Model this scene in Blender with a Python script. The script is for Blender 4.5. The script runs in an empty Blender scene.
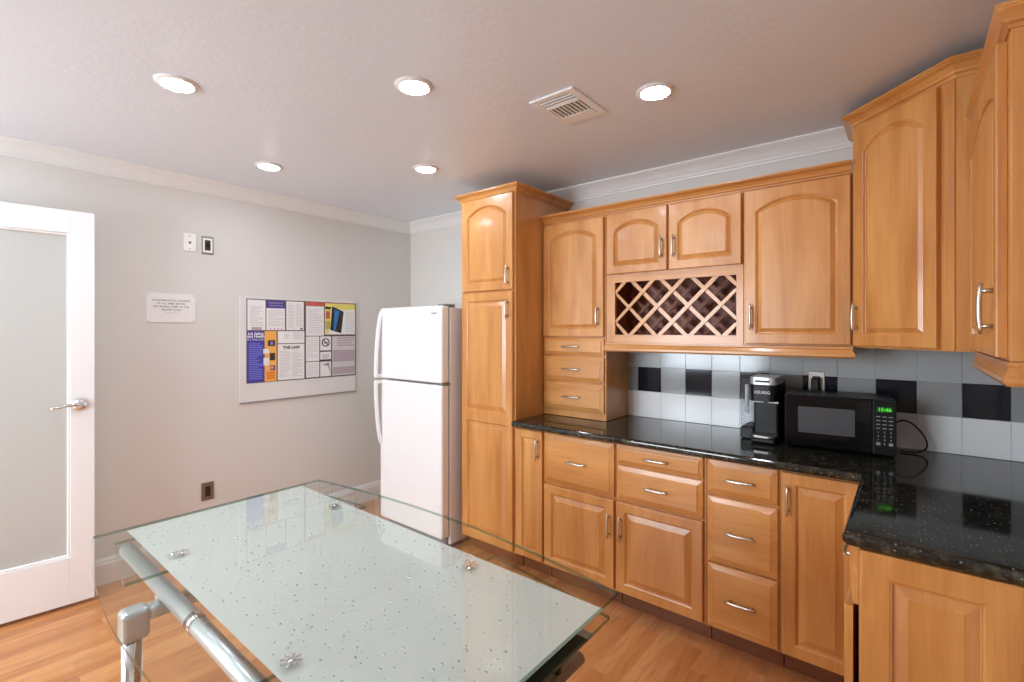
import bpy, bmesh, math, random
from mathutils import Vector, Matrix
random.seed(7)
C = bpy.context.scene.collection
V = Vector

# ------------------------------------------------------------------ colour
def lin(c):
    return tuple((x/12.92 if x <= .04045 else ((x+.055)/1.055)**2.4) for x in (v/255 for v in c)) + (1,)

# ------------------------------------------------------------------ materials
def mat(name, col, rough=.5, metal=0, coat=0, spec=.5, emis=None, estr=0):
    m = bpy.data.materials.new(name); m.use_nodes = True
    b = m.node_tree.nodes['Principled BSDF']
    b.inputs['Base Color'].default_value = lin(col)
    b.inputs['Roughness'].default_value = rough
    b.inputs['Metallic'].default_value = metal
    b.inputs['Coat Weight'].default_value = coat
    b.inputs['Coat Roughness'].default_value = .12
    b.inputs['Specular IOR Level'].default_value = spec
    if emis:
        b.inputs['Emission Color'].default_value = lin(emis)
        b.inputs['Emission Strength'].default_value = estr
    return m

def nd(m, t, **kw):
    n = m.node_tree.nodes.new(t)
    for k, v in kw.items():
        if k in ('operation', 'blend_type', 'feature', 'noise_dimensions', 'wave_type', 'distance', 'offset', 'data_type', 'bands_direction'):
            setattr(n, k, v)
        else:
            n.inputs[k].default_value = v
    return n
def lk(m, a, b): m.node_tree.links.new(a, b)
def bsdf(m): return m.node_tree.nodes['Principled BSDF']
def ramp(m, stops):
    r = m.node_tree.nodes.new('ShaderNodeValToRGB')
    e = r.color_ramp.elements
    while len(e) < len(stops): e.new(.5)
    for i, (p, c) in enumerate(stops):
        e[i].position = p; e[i].color = lin(c) if len(c) > 1 else (c[0], c[0], c[0], 1)
    return r
def bump(m, height, strength, dist=.001):
    b = nd(m, 'ShaderNodeBump', Strength=strength, Distance=dist)
    lk(m, height, b.inputs['Height']); lk(m, b.outputs['Normal'], bsdf(m).inputs['Normal'])

def wood(name, dark, mid, light, grain='z', rough=.32, coat=.25):
    m = mat(name, mid, rough, coat=coat)
    tc = nd(m, 'ShaderNodeTexCoord'); oi = nd(m, 'ShaderNodeObjectInfo')
    geo = nd(m, 'ShaderNodeNewGeometry')
    mulr = nd(m, 'ShaderNodeMath', operation='MULTIPLY'); lk(m, oi.outputs['Random'], mulr.inputs[0]); mulr.inputs[1].default_value = 37.0
    add = nd(m, 'ShaderNodeVectorMath', operation='ADD')
    lk(m, geo.outputs['Position'], add.inputs[0]); lk(m, mulr.outputs[0], add.inputs[1])
    mp = nd(m, 'ShaderNodeMapping')
    mp.inputs['Scale'].default_value = {'z': (6, 6, .9), 'x': (.9, 6, 6), 'y': (6, .9, 6)}[grain]
    lk(m, add.outputs[0], mp.inputs['Vector'])
    n1 = nd(m, 'ShaderNodeTexNoise', Scale=1.4, Detail=5, Roughness=.55, Distortion=.6)
    lk(m, mp.outputs[0], n1.inputs['Vector'])
    mp2 = nd(m, 'ShaderNodeMapping')
    mp2.inputs['Scale'].default_value = {'z': (90, 90, 3), 'x': (3, 90, 90), 'y': (90, 3, 90)}[grain]
    lk(m, add.outputs[0], mp2.inputs['Vector'])
    n2 = nd(m, 'ShaderNodeTexNoise', Scale=1.5, Detail=3, Roughness=.6)
    lk(m, mp2.outputs[0], n2.inputs['Vector'])
    mx = nd(m, 'ShaderNodeMath', operation='MULTIPLY_ADD'); lk(m, n2.outputs[0], mx.inputs[0]); mx.inputs[1].default_value = .3
    lk(m, n1.outputs[0], mx.inputs[2])
    r = ramp(m, [(.42, dark), (.62, mid), (.86, light)])
    lk(m, mx.outputs[0], r.inputs[0]); lk(m, r.outputs[0], bsdf(m).inputs['Base Color'])
    bump(m, n2.outputs[0], .12, .0006)
    return m

M = {}
WD, WM, WL = (180, 116, 57), (198, 136, 72), (213, 155, 91)
M['wood'] = wood('honey_maple', WD, WM, WL)
M['wood_x'] = wood('honey_maple_horizontal', WD, WM, WL, 'x')
M['wood_y'] = wood('honey_maple_crosswise', WD, WM, WL, 'y')
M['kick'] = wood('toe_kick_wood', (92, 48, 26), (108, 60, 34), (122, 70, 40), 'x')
M['shaded_inside'] = wood('shaded_interior_wood', (112, 60, 34), (134, 74, 42), (150, 86, 50), rough=.5, coat=0)  # maple darkened: shade of the rack's recess put into the colour
M['nickel'] = mat('brushed_nickel', (205, 200, 190), .28, 1)
M['chrome'] = mat('polished_chrome', (225, 225, 225), .08, 1)
M['satin'] = mat('satin_silver', (204, 208, 208), .28, .6)
M['steel'] = mat('stainless_plate', (150, 145, 138), .3, 1)
M['white'] = mat('white_paint', (232, 231, 229), .4)
M['trim'] = mat('trim_paint', (226, 225, 223), .4)
M['plastic'] = mat('white_plastic', (240, 239, 234), .35)
M['fridge'] = mat('refrigerator_enamel', (236, 236, 235), .3, coat=.3)
M['seam'] = mat('grey_gasket', (120, 120, 120), .6)
M['black'] = mat('black_plastic', (12, 12, 14), .38, spec=.3)
M['blackgloss'] = mat('black_gloss', (8, 8, 10), .1, spec=.3)
M['darkwin'] = mat('microwave_window', (72, 74, 78), .25)
M['grey'] = mat('grey_print', (150, 150, 150), .6)
M['lightgrey'] = mat('light_grey_print', (190, 190, 190), .6)
M['brown'] = mat('brown_device', (48, 34, 28), .4)
M['bronze'] = mat('bronze_plate', (126, 110, 98), .4, .15)
M['green'] = mat('green_display', (10, 60, 10), .5, emis=(70, 230, 50), estr=.9)
M['greenback'] = mat('display_back', (6, 30, 8), .3, emis=(10, 70, 10), estr=.35)
M['lens'] = mat('lamp_lens', (255, 255, 255), .5, emis=(230, 241, 255), estr=112)
M['ring'] = mat('lamp_trim', (226, 224, 222), .35)
M['paper'] = mat('paper_white', (232, 230, 228), .5)
M['greytext'] = mat('grey_ink', (120, 118, 116), .6)
M['ink'] = mat('black_ink', (40, 38, 40), .6)
M['ltext'] = mat('pale_text_block', (205, 200, 200), .6)
M['mauve'] = mat('mauve_text_block', (176, 160, 168), .6)
M['purple'] = mat('purple_ink', (74, 62, 140), .5)
M['blue'] = mat('blue_ink', (62, 60, 160), .5)
M['bluetext'] = mat('blue_text', (120, 124, 205), .5)
M['orange'] = mat('orange_ink', (236, 172, 84), .5)
M['dorange'] = mat('deep_orange_ink', (226, 130, 50), .5)
M['red'] = mat('red_ink', (196, 96, 80), .5)
M['yellow'] = mat('yellow_ink', (226, 214, 110), .5)
M['olive'] = mat('olive_ink', (176, 172, 84), .5)
M['skyblue'] = mat('sky_blue_ink', (46, 120, 180), .5)
M['rule'] = mat('brown_rule', (92, 76, 76), .6)
M['board'] = mat('whiteboard', (222, 220, 216), .4, coat=.1)
M['dark'] = mat('dark_void', (14, 13, 13), .8)
M['rubber'] = mat('black_cord', (14, 14, 15), .45)
M['bottle'] = mat('bottle_glass', (40, 60, 40), .1)

def paint(name, col, scale, strength, rough=.6, spec=.3, mottle=None):
    m = mat(name, col, rough, spec=spec)
    tc = nd(m, 'ShaderNodeTexCoord')
    n = nd(m, 'ShaderNodeTexNoise', Scale=scale, Detail=3, Roughness=.55)
    lk(m, tc.outputs['Object'], n.inputs['Vector'])
    bump(m, n.outputs[0], strength, .002)
    return m
M['wall'] = paint('wall_paint', (214, 211, 205), 90, .12)
M['ceil'] = paint('ceiling_orange_peel', (222, 228, 236), 42, .6, .38, .5)

# worktop granite
g = M['granite'] = mat('black_granite', (14, 15, 14), .07, spec=.55)
tc = nd(g, 'ShaderNodeTexCoord')
v1 = nd(g, 'ShaderNodeTexVoronoi', Scale=80, Randomness=1); lk(g, tc.outputs['Object'], v1.inputs['Vector'])
nn = nd(g, 'ShaderNodeTexNoise', Scale=28, Detail=4, Roughness=.7); lk(g, tc.outputs['Object'], nn.inputs['Vector'])
r1 = ramp(g, [(.0, (1.,)), (.16, (1.,)), (.24, (0.,))]); 
lk(g, v1.outputs['Distance'], r1.inputs[0])
sep = nd(g, 'ShaderNodeSeparateColor'); lk(g, v1.outputs['Color'], sep.inputs[0])
thr = nd(g, 'ShaderNodeMath', operation='GREATER_THAN'); thr.inputs[1].default_value = .66; lk(g, sep.outputs[0], thr.inputs[0])
mm = nd(g, 'ShaderNodeMath', operation='MULTIPLY'); lk(g, r1.outputs[0], mm.inputs[0]); lk(g, thr.outputs[0], mm.inputs[1])
base = ramp(g, [(.34, (14, 15, 13)), (.52, (34, 35, 29)), (.70, (78, 74, 60))]); lk(g, nn.outputs[0], base.inputs[0])
fl = ramp(g, [(.0, (112, 100, 82)), (.5, (150, 142, 128)), (1., (92, 90, 78))]); lk(g, sep.outputs[1], fl.inputs[0])
mx = nd(g, 'ShaderNodeMix', data_type='RGBA')
lk(g, mm.outputs[0], mx.inputs[0]); lk(g, base.outputs[0], mx.inputs[6]); lk(g, fl.outputs[0], mx.inputs[7])
lk(g, mx.outputs[2], bsdf(g).inputs['Base Color'])

# laminate floor: three-strip planks along Y
f = M['floor'] = mat('laminate_floor', (200, 130, 70), .3, coat=.15)
tc = nd(f, 'ShaderNodeTexCoord'); mp = nd(f, 'ShaderNodeMapping'); mp.inputs['Rotation'].default_value = (0, 0, math.pi/2)
lk(f, tc.outputs['Object'], mp.inputs['Vector'])
br = nd(f, 'ShaderNodeTexBrick', Scale=1.0); br.offset = .37; br.offset_frequency = 2; br.squash = 1
br.inputs['Brick Width'].default_value = .42; br.inputs['Row Height'].default_value = .066
br.inputs['Mortar Size'].default_value = .0004; br.inputs['Bias'].default_value = 0
br.inputs['Color1'].default_value = (0, 0, 0, 1); br.inputs['Color2'].default_value = (1, 1, 1, 1); br.inputs['Mortar'].default_value = (.3, .3, .3, 1)
lk(f, mp.outputs[0], br.inputs['Vector'])
mp2 = nd(f, 'ShaderNodeMapping'); mp2.inputs['Scale'].default_value = (16, 1.6, 1); lk(f, tc.outputs['Object'], mp2.inputs['Vector'])
addv = nd(f, 'ShaderNodeVectorMath', operation='ADD'); sc3 = nd(f, 'ShaderNodeVectorMath', operation='SCALE'); sc3.inputs['Scale'].default_value = 9
lk(f, br.outputs['Color'], sc3.inputs[0]); lk(f, mp2.outputs[0], addv.inputs[0]); lk(f, sc3.outputs[0], addv.inputs[1])
n = nd(f, 'ShaderNodeTexNoise', Scale=2.2, Detail=6, Roughness=.6, Distortion=1.2); lk(f, addv.outputs[0], n.inputs['Vector'])
cr = ramp(f, [(.0, (184, 118, 66)), (.5, (198, 133, 79)), (1., (212, 150, 94))]); lk(f, br.outputs['Color'], cr.inputs[0])
nr = ramp(f, [(.3, (.72,)), (.5, (.96,)), (.75, (1.08,))]); lk(f, n.outputs[0], nr.inputs[0])
mlt = nd(f, 'ShaderNodeMix', data_type='RGBA'); mlt.blend_type = 'MULTIPLY'; mlt.inputs[0].default_value = 1
lk(f, cr.outputs[0], mlt.inputs[6]); lk(f, nr.outputs[0], mlt.inputs[7]); lk(f, mlt.outputs[2], bsdf(f).inputs['Base Color'])

def glassy(name, tint, gloss_rough=.02, ior=1.5, extra=None):
    m = bpy.data.materials.new(name); m.use_nodes = True; nt = m.node_tree
    for x in list(nt.nodes): nt.nodes.remove(x)
    out = nt.nodes.new('ShaderNodeOutputMaterial'); t = nt.nodes.new('ShaderNodeBsdfTransparent'); gl = nt.nodes.new('ShaderNodeBsdfGlossy')
    fr = nt.nodes.new('ShaderNodeFresnel'); mix = nt.nodes.new('ShaderNodeMixShader')
    fr.inputs['IOR'].default_value = ior; t.inputs['Color'].default_value = tint; gl.inputs['Roughness'].default_value = gloss_rough
    ge = nt.nodes.new('ShaderNodeNewGeometry'); inv = nt.nodes.new('ShaderNodeMath'); inv.operation = 'SUBTRACT'; inv.inputs[0].default_value = 1
    mu = nt.nodes.new('ShaderNodeMath'); mu.operation = 'MULTIPLY'
    nt.links.new(ge.outputs['Backfacing'], inv.inputs[1]); nt.links.new(fr.outputs[0], mu.inputs[0]); nt.links.new(inv.outputs[0], mu.inputs[1])
    nt.links.new(mu.outputs[0], mix.inputs[0]); nt.links.new(t.outputs[0], mix.inputs[1]); nt.links.new(gl.outputs[0], mix.inputs[2])
    src = mix
    if extra:
        d = nt.nodes.new('ShaderNodeBsdfDiffuse'); d.inputs['Color'].default_value = lin(extra[0])
        m2 = nt.nodes.new('ShaderNodeMixShader'); m2.inputs[0].default_value = extra[1]
        nt.links.new(mix.outputs[0], m2.inputs[1]); nt.links.new(d.outputs[0], m2.inputs[2]); src = m2
    nt.links.new(src.outputs[0], out.inputs['Surface'])
    return m
M['glass'] = glassy('clear_table_glass', (.965, .985, .975, 1))
M['glassedge'] = glassy('green_glass_edge', (.42, .56, .50, 1), .05, extra=((110, 138, 126), .15))
M['doorglass'] = glassy('door_glass', (.93, .94, .93, 1), .04, extra=((228, 228, 224), .38))
M['tank'] = glassy('water_tank_plastic', (.80, .82, .84, 1), .05, extra=((150, 152, 156), .15))
M['frost'] = mat('frosted_print', (216, 217, 210), .07, spec=.5)
M['leafdark'] = mat('leaf_dark_olive', (66, 70, 58), .12)  # dark olive colour for most of the right leaf panel
M['drop'] = mat('droplet_relief', (164, 172, 170), .08)

# ------------------------------------------------------------------ mesh builder
class MB:
    def __init__(s): s.bm = bmesh.new(); s.mats = []
    def mi(s, m):
        m = M[m] if isinstance(m, str) else m
        if m not in s.mats: s.mats.append(m)
        return s.mats.index(m)
    def verts(s, vs): return [s.bm.verts.new(v) for v in vs]
    def face(s, vs, m=None, smooth=False):
        try: f = s.bm.faces.new(vs)
        except ValueError: return None
        f.material_index = s.mi(m) if m else 0; f.smooth = smooth
        return f
    def box(s, x0, x1, y0, y1, z0, z1, m=None, bev=0, T=None, seg=1):
        t = bmesh.new()
        bmesh.ops.create_cube(t, size=1)
        for v in t.verts:
            v.co = V(((x0+x1)/2+v.co.x*(x1-x0), (y0+y1)/2+v.co.y*(y1-y0), (z0+z1)/2+v.co.z*(z1-z0)))
        if bev: bmesh.ops.bevel(t, geom=list(t.edges), offset=bev, segments=seg, affect='EDGES', profile=.5)
        s.merge(t, m, T); return s
    def merge(s, t, m=None, T=None, smooth=False):
        idx = s.mi(m) if m else 0
        mp = {v: s.bm.verts.new((T @ v.co) if T else v.co) for v in t.verts}
        for f in t.faces:
            try:
                g = s.bm.faces.new([mp[v] for v in f.verts]); g.material_index = idx; g.smooth = smooth
            except ValueError: pass
        t.free()
    def prism(s, pts, z0, z1, m=None, side=None, bev=0):
        t = bmesh.new()
        b = [t.verts.new((x, y, z0)) for x, y in pts]; u = [t.verts.new((x, y, z1)) for x, y in pts]
        t.faces.new(list(reversed(b))); t.faces.new(u)
        for i in range(len(pts)):
            j = (i+1) % len(pts); t.faces.new((b[i], b[j], u[j], u[i]))
        bmesh.ops.recalc_face_normals(t, faces=t.faces)
        if bev: bmesh.ops.bevel(t, geom=list(t.edges), offset=bev, segments=2, affect='EDGES', profile=.5)
        if side:
            ms, mt = s.mi(side), s.mi(m)
            mp = {v: s.bm.verts.new(v.co) for v in t.verts}
            for f in t.faces:
                g = s.bm.faces.new([mp[v] for v in f.verts]); g.material_index = mt if abs(f.normal.z) > .5 else ms
            t.free()
        else: s.merge(t, m)
        return s
    def quadp(s, P, m=None):
        s.face(s.verts(P), m); return s
    def tube(s, pts, r, m=None, n=12, cap=True):
        pts = [V(p) for p in pts]; rings = []
        up = None
        for i, p in enumerate(pts):
            d = (pts[min(i+1, len(pts)-1)]-pts[max(i-1, 0)]).normalized()
            if up is None:
                up = V((0, 0, 1)) if abs(d.z) < .9 else V((1, 0, 0))
            a = d.cross(up).normalized(); b = a.cross(d).normalized(); up = b
            rr = r[i] if isinstance(r, (list, tuple)) else r
            rings.append(s.verts([p+a*math.cos(2*math.pi*k/n)*rr+b*math.sin(2*math.pi*k/n)*rr for k in range(n)]))
        for A, B in zip(rings, rings[1:]):
            for k in range(n): s.face((A[k], A[(k+1) % n], B[(k+1) % n], B[k]), m, True)
        if cap: s.face(list(reversed(rings[0])), m); s.face(rings[-1], m)
        return s
    def lathe(s, c, prof, m=None, n=28, axis='z', smooth=True):
        """prof: list of (radius, height) along axis"""
        c = V(c)
        ax = {'z': (V((1, 0, 0)), V((0, 1, 0)), V((0, 0, 1))), 'x': (V((0, 1, 0)), V((0, 0, 1)), V((1, 0, 0))), 'y': (V((0, 0, 1)), V((1, 0, 0)), V((0, 1, 0)))}[axis]
        rings = []
        for r, h in prof:
            if r < 1e-6: rings.append([s.bm.verts.new(c+ax[2]*h)])
            else: rings.append(s.verts([c+ax[0]*math.cos(2*math.pi*k/n)*r+ax[1]*math.sin(2*math.pi*k/n)*r+ax[2]*h for k in range(n)]))
        for A, B in zip(rings, rings[1:]):
            for k in range(n):
                k2 = (k+1) % n
                if len(A) == 1 and len(B) == 1: continue
                if len(A) == 1: s.face((A[0], B[k2], B[k]), m, smooth)
                elif len(B) == 1: s.face((A[k], A[k2], B[0]), m, smooth)
                else: s.face((A[k], A[k2], B[k2], B[k]), m, smooth)
        return s
    def sweep(s, path, prof, m=None, closed=False):
        """path: list of (x,y) in plan; prof: closed polygon of (out, z); out is to the right of the travel direction; mitred"""
        n = len(path); P = [V((p[0], p[1])) for p in path]; secs = []
        for i in range(n):
            a = (P[i]-P[i-1]).normalized() if (i > 0 or closed) else None
            b = (P[(i+1) % n]-P[i]).normalized() if (i < n-1 or closed) else None
            a = a or b; b = b or a
            na = V((a.y, -a.x)); nb = V((b.y, -b.x)); k = (na+nb); k = k/(1+na.dot(nb))
            secs.append(s.verts([(P[i].x+k.x*o, P[i].y+k.y*o, z) for o, z in prof]))
        L = len(prof)
        for i in range(n-1 + (1 if closed else 0)):
            A, B = secs[i], secs[(i+1) % n]
            for k in range(L): s.face((A[k], A[(k+1) % L], B[(k+1) % L], B[k]), m)
        if not closed: s.face(list(reversed(secs[0])), m); s.face(secs[-1], m)
        return s
    def text(s, body, size, O, U, W, m, align='CENTER', depth=.0, ext=.0002, bold=0):
        """lettering: O centre, U reading direction, W up"""
        cu = bpy.data.curves.new('lettering', 'FONT'); cu.body = body; cu.size = size; cu.align_x = align; cu.align_y = 'CENTER'
        cu.resolution_u = 2; cu.offset = bold
        ob = bpy.data.objects.new('lettering', cu); C.objects.link(ob)
        me = bpy.data.meshes.new_from_object(ob.evaluated_get(bpy.context.evaluated_depsgraph_get()))
        U = V(U).normalized(); W = V(W).normalized(); N = U.cross(W); idx = s.mi(m)
        vs = [s.bm.verts.new(V(O)+U*v.co.x+W*v.co.y+N*ext) for v in me.vertices]
        for p in me.polygons:
            try: f = s.bm.faces.new([vs[i] for i in p.vertices]); f.material_index = idx
            except ValueError: pass
        bpy.data.objects.remove(ob); bpy.data.curves.remove(cu); bpy.data.meshes.remove(me)
        return s
    def build(s, name, mt=None, parent=None, kind=None, recalc=True, origin=None):
        if recalc: bmesh.ops.recalc_face_normals(s.bm, faces=s.bm.faces)
        off = V((0, 0, 0)); q = parent
        while q is not None: off += q.location; q = q.parent
        if origin is not None: off = V(origin)
        me = bpy.data.meshes.new(name)
        for v in s.bm.verts: v.co -= off
        s.bm.to_mesh(me); s.bm.free()
        if s.mats:
            if mt is not None: raise RuntimeError
            for x in s.mats: me.materials.append(x)
        else: me.materials.append(M[mt] if isinstance(mt, str) else mt)
        o = bpy.data.objects.new(name, me); C.objects.link(o)
        if parent: o.parent = parent
        if origin is not None: o.location = origin
        if kind: o['kind'] = kind
        return o

def thing(name, label, cat, loc, group=None):
    o = bpy.data.objects.new(name, None); C.objects.link(o); o.location = loc; o.empty_display_size = .1
    o['label'] = label; o['category'] = cat
    if group: o['group'] = group
    return o
def tag(o, label, cat, group=None):
    o['label'] = label; o['category'] = cat
    if group: o['group'] = group
    return o
def copy_tree(o, parent=None):
    c = o.copy(); C.objects.link(c); c.parent = parent
    for ch in list(o.children): copy_tree(ch, c)
    return c

# ------------------------------------------------------------------ cabinet joinery
class Frame:
    def __init__(s, O, U, N): s.O = V(O); s.U = V(U).normalized(); s.N = V(N).normalized(); s.Z = V((0, 0, 1))
    def P(s, u, v, n): return s.O+s.U*u+s.Z*v+s.N*n
def rings_mesh(mb, F, rings, m, fill=True):
    R = [mb.verts([F.P(u, v, h) for u, v in pts]) for pts, h in rings]
    for A, B in zip(R, R[1:]):
        n = len(A)
        for k in range(n): mb.face((A[k], A[(k+1) % n], B[(k+1) % n], B[k]), m)
    mb.face(list(reversed(R[0])), m)
    if fill: mb.face(R[-1], m)
def opening(u0, u1, v0, v1, d, arch, N=26):
    """ring bottom-left > bottom-right > top-right > ... > top-left; d inset; arch = rise"""
    a, b, c, e = u0+d, u1-d, v0+d, v1-d
    pts = [(a+(b-a)*i/N, c) for i in range(N+1)]
    mid = (a+b)/2; half = (u1-u0)/2
    top = []
    for i in range(N+1):
        t = 1-2*i/N
        x = mid + t*(b-a)/2
        if arch:
            hw = (half-.010); xx = abs(x-mid); rise = arch-.007; RR = (hw*hw+rise*rise)/(2*rise)
            y = e-arch if xx > hw-d*.6 else e-arch+.007+max(0, math.sqrt(max(0, RR*RR-xx*xx))-(RR-rise))
        else: y = e
        top.append((x, y))
    return pts+top
def rect(u0, u1, v0, v1, N=26):
    return [(u0+(u1-u0)*i/N, v0) for i in range(N+1)]+[(u1-(u1-u0)*i/N, v1) for i in range(N+1)]
T = .02
def panel_field(mb, F, u0, u1, v0, v1, arch, m):
    w_ = .016 if arch else .026
    return [(opening(u0, u1, v0, v1, d, arch), h) for d, h in ((0, T), (.002, T-.002), (.006, T-.0035), (.0075, T-.010), (.0105, T-.0115), (.0105+w_, T-.003), (.012+w_, T-.0015))]
def door_mb(F, w, h, arch=0, stile=.046, rails=None, m=None):
    mb = MB()
    rails = rails or [(stile, h-(.05 if arch else stile))]
    if len(rails) == 1:
        v0, v1 = rails[0]
        R = [(rect(0, w, 0, h), 0), (rect(0, w, 0, h), T-.004), (rect(.0015, w-.0015, .0015, h-.0015), T-.001), (rect(.004, w-.004, .004, h-.004), T)]
        R += panel_field(mb, F, stile, w-stile, v0, v1, arch, m)
        rings_mesh(mb, F, R, m)
    else:
        vs = [0]+[(rails[i][1]+rails[i+1][0])/2 for i in range(len(rails)-1)]+[h]
        for (v0, v1), lo, hi in zip(rails, vs, vs[1:]):
            e0 = .004 if lo == 0 else 0; e1 = .004 if hi == h else 0
            R = [(rect(0, w, lo, hi), 0), (rect(0, w, lo, hi), T-.004), (rect(.004, w-.004, lo+e0, hi-e1), T)]
            R += panel_field(mb, F, stile, w-stile, v0, v1, 0, m)
            rings_mesh(mb, F, R, m)
    return mb
def drawer_mb(F, w, h, m=None):
    mb = MB(); b = .024 if h > .13 else .017
    def rr(i): return rect(i, w-i, i, h-i)
    rings_mesh(mb, F, [(rr(0), 0), (rr(0), T-.009), (rr(.003), T-.0065), (rr(.006), T-.006), (rr(b), T-.001), (rr(b+.002), T+.0012), (rr(b+.004), T+.0015)], m)
    return mb
def pull(F, u, v, axis, parent, n0=T, length=.125, name='handle'):
    """bowed bar pull on two posts, centre (u,v)"""
    mb = MB(); H = length/2
    def P(t, n): return F.P(u+(t if axis == 'u' else 0), v+(t if axis == 'v' else 0), n)
    pts = []
    for i in range(9):
        t = -1+2*i/8
        pts.append(P(t*H, n0+.021+.004*(1-t*t)))
    mb.tube(pts, [.0035, .0048, .0055, .0058, .006, .0058, .0055, .0048, .0035], n=10)
    for sg in (-1, 1): mb.tube([P(sg*H*.70, n0+.0005), P(sg*H*.70, n0+.022)], [.0062, .0045], n=10)
    return mb.build(name, 'nickel', parent)
def make_door(F, u, v, w, h, parent, arch=0, stile=.046, rails=None, handle=None, name='door', m='wood'):
    G = Frame(F.P(u, v, 0), F.U, F.N)
    d = door_mb(G, w, h, arch, stile, rails).build(name, m, parent)
    if handle: pull(G, handle[0], handle[1], 'v', d, T, handle[2] if len(handle) > 2 else .125)
    return d
def make_drawer(F, u, v, w, h, parent, m='wood_x', handle=True):
    G = Frame(F.P(u, v, 0), F.U, F.N)
    d = drawer_mb(G, w, h).build('drawer', m, parent)
    if handle: pull(G, w/2, h/2, 'u', d, T, .125)
    return d

YW = 2.883; XR = .497; XL = -3.585; YF = -2.5; ZC = 2.44
e = .0006
# crown profile for cabinets: (out, z rel)
def cab_crown(z0, out=.045, h=.05):
    return [(-.004, z0), (.004, z0), (.006, z0+h*.14), (.010, z0+h*.2), (.014, z0+h*.24), (.016, z0+h*.36), (out*.55, z0+h*.62), (out*.86, z0+h*.76), (out*.9, z0+h*.82), (out, z0+h*.86), (out, z0+h), (-.004, z0+h)]
def rail_prof(z0, z1, out=.016):
    return [(-.016, z0), (out*.6, z0), (out, z0+.008), (out, z0+.018), (out*.75, z0+.024), (out*.35, z1-.014), (out*.5, z1-.008), (out*.5, z1), (-.016, z1)]

FB = lambda x, y, z: Frame((x, y, z), (1, 0, 0), (0, -1, 0))     # faces the room from the back wall

# ---------------------------------------------------------------- the setting
def struct(name, mb, m=None, parent=None): return mb.build(name, m, parent, 'structure')
struct('floor', MB().box(XL-.1, XR+.1, YF-.1, YW+.1, -.1, 0), 'floor')
struct('ceiling', MB().box(XL-.1, XR+.1, YF-.1, YW+.1, ZC, ZC+.1), 'ceil')
struct('wall_left', MB().box(XL-.1, XL, YF, YW, 0, ZC), 'wall')
struct('wall_back', MB().box(XL-.1, XR+.1, YW, YW+.1, 0, ZC), 'wall')
struct('wall_right', MB().box(XR, XR+.1, YF, YW, 0, ZC), 'wall')
mb = MB()                                                        # rear wall, opening added to let fill light in
wx0, wx1, wz0, wz1 = -3.35, -1.75, .75, 2.15
mb.box(XL-.1, wx0, YF-.1, YF, 0, ZC); mb.box(wx1, XR+.1, YF-.1, YF, 0, ZC); mb.box(wx0, wx1, YF-.1, YF, 0, wz0); mb.box(wx0, wx1, YF-.1, YF, wz1, ZC)
struct('wall_front', mb, 'wall')
mb = MB()
for a, b, c, d in ((wx0, wx1, wz0, wz0+.05), (wx0, wx1, wz1-.05, wz1), (wx0, wx0+.05, wz0+.05, wz1-.05), (wx1-.05, wx1, wz0+.05, wz1-.05), ((wx0+wx1)/2-.025, (wx0+wx1)/2+.025, wz0+.05, wz1-.05)):
    mb.box(a, b, YF-.07, YF-.02, c, d)
wf = struct('fill_window', mb, 'white')  # unseen window, added so fill light comes from behind the viewpoint
# room crown: left wall plain cove, back and right walls the same stepped profile
prof = [(0, ZC-.086), (.008, ZC-.086), (.010, ZC-.076), (.016, ZC-.072), (.020, ZC-.062), (.040, ZC-.036), (.052, ZC-.026), (.056, ZC-.022), (.064, ZC-.018), (.074, ZC-.010), (.078, ZC-.008), (.078, ZC), (0, ZC)]
struct('trim_1', MB().sweep([(XL, YF), (XL, YW), (XR, YW), (XR, YF)], prof), 'trim')
bp_ = [(0, 0), (.016, 0), (.016, .115), (.012, .122), (.011, .132), (.007, .142), (.004, .148), (0, .148)]
struct('baseboard_left', MB().sweep([(XL, YF), (XL, YW)], bp_), 'trim')
struct('baseboard_back', MB().sweep([(XL+.017, YW), (-2.32, YW)], bp_), 'trim')

# backsplash: rows of six-inch glass tiles, the middle row black and grey by turns
TX0 = -1.325; TW = .1505; rows = [(.9155, 1.077, 'low'), (1.0775, 1.229, 'mid'), (1.2295, 1.384, 'high')]
M['t_low'] = mat('tile_pale', (234, 235, 234), .12); M['t_mid'] = mat('tile_grey', (150, 153, 152), .12)
M['t_high'] = mat('tile_upper', (176, 181, 182), .12); M['t_blk'] = mat('tile_black', (20, 24, 34), .06, spec=.3); M['grout'] = mat('tile_grout', (205, 205, 203), .7)
def tiles(origin, U, N, a0, a1, phase, name):
    F = Frame(origin, U, N); mb = MB()
    mb.mi('grout')
    def slab(u0, u1, v0, v1, n0, n1, m, bev=0):
        R = [(rect(u0, u1, v0, v1, 1), n0), (rect(u0, u1, v0, v1, 1), n1-bev), (rect(u0+bev, u1-bev, v0+bev, v1-bev, 1), n1)]
        rings_mesh(mb, F, R, m)
    slab(a0, a1, .9155, 1.3838, .0005, .006, 'grout')
    k = math.floor((a0-phase)/TW)
    while phase+k*TW < a1:
        u0 = max(a0, phase+k*TW)+.0008; u1 = min(a1, phase+(k+1)*TW)-.0008
        if u1-u0 > .01:
            for v0, v1, r in rows:
                mm_ = {'low': 't_low', 'high': 't_high', 'mid': 't_blk' if k % 2 == 0 else 't_mid'}[r]
                slab(u0, u1, v0+.0006, v1-.0008, .0055, .009, mm_, .0008)
        k += 1
    return struct(name, mb)
tiles((0, YW, 0), (1, 0, 0), (0, -1, 0), -1.845, XR-.001, TX0, 'trim_2')
tiles((XR, 0, 0), (0, -1, 0), (-1, 0, 0), -(YW-.0095), -1.60, -(YW), 'trim_3')

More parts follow.
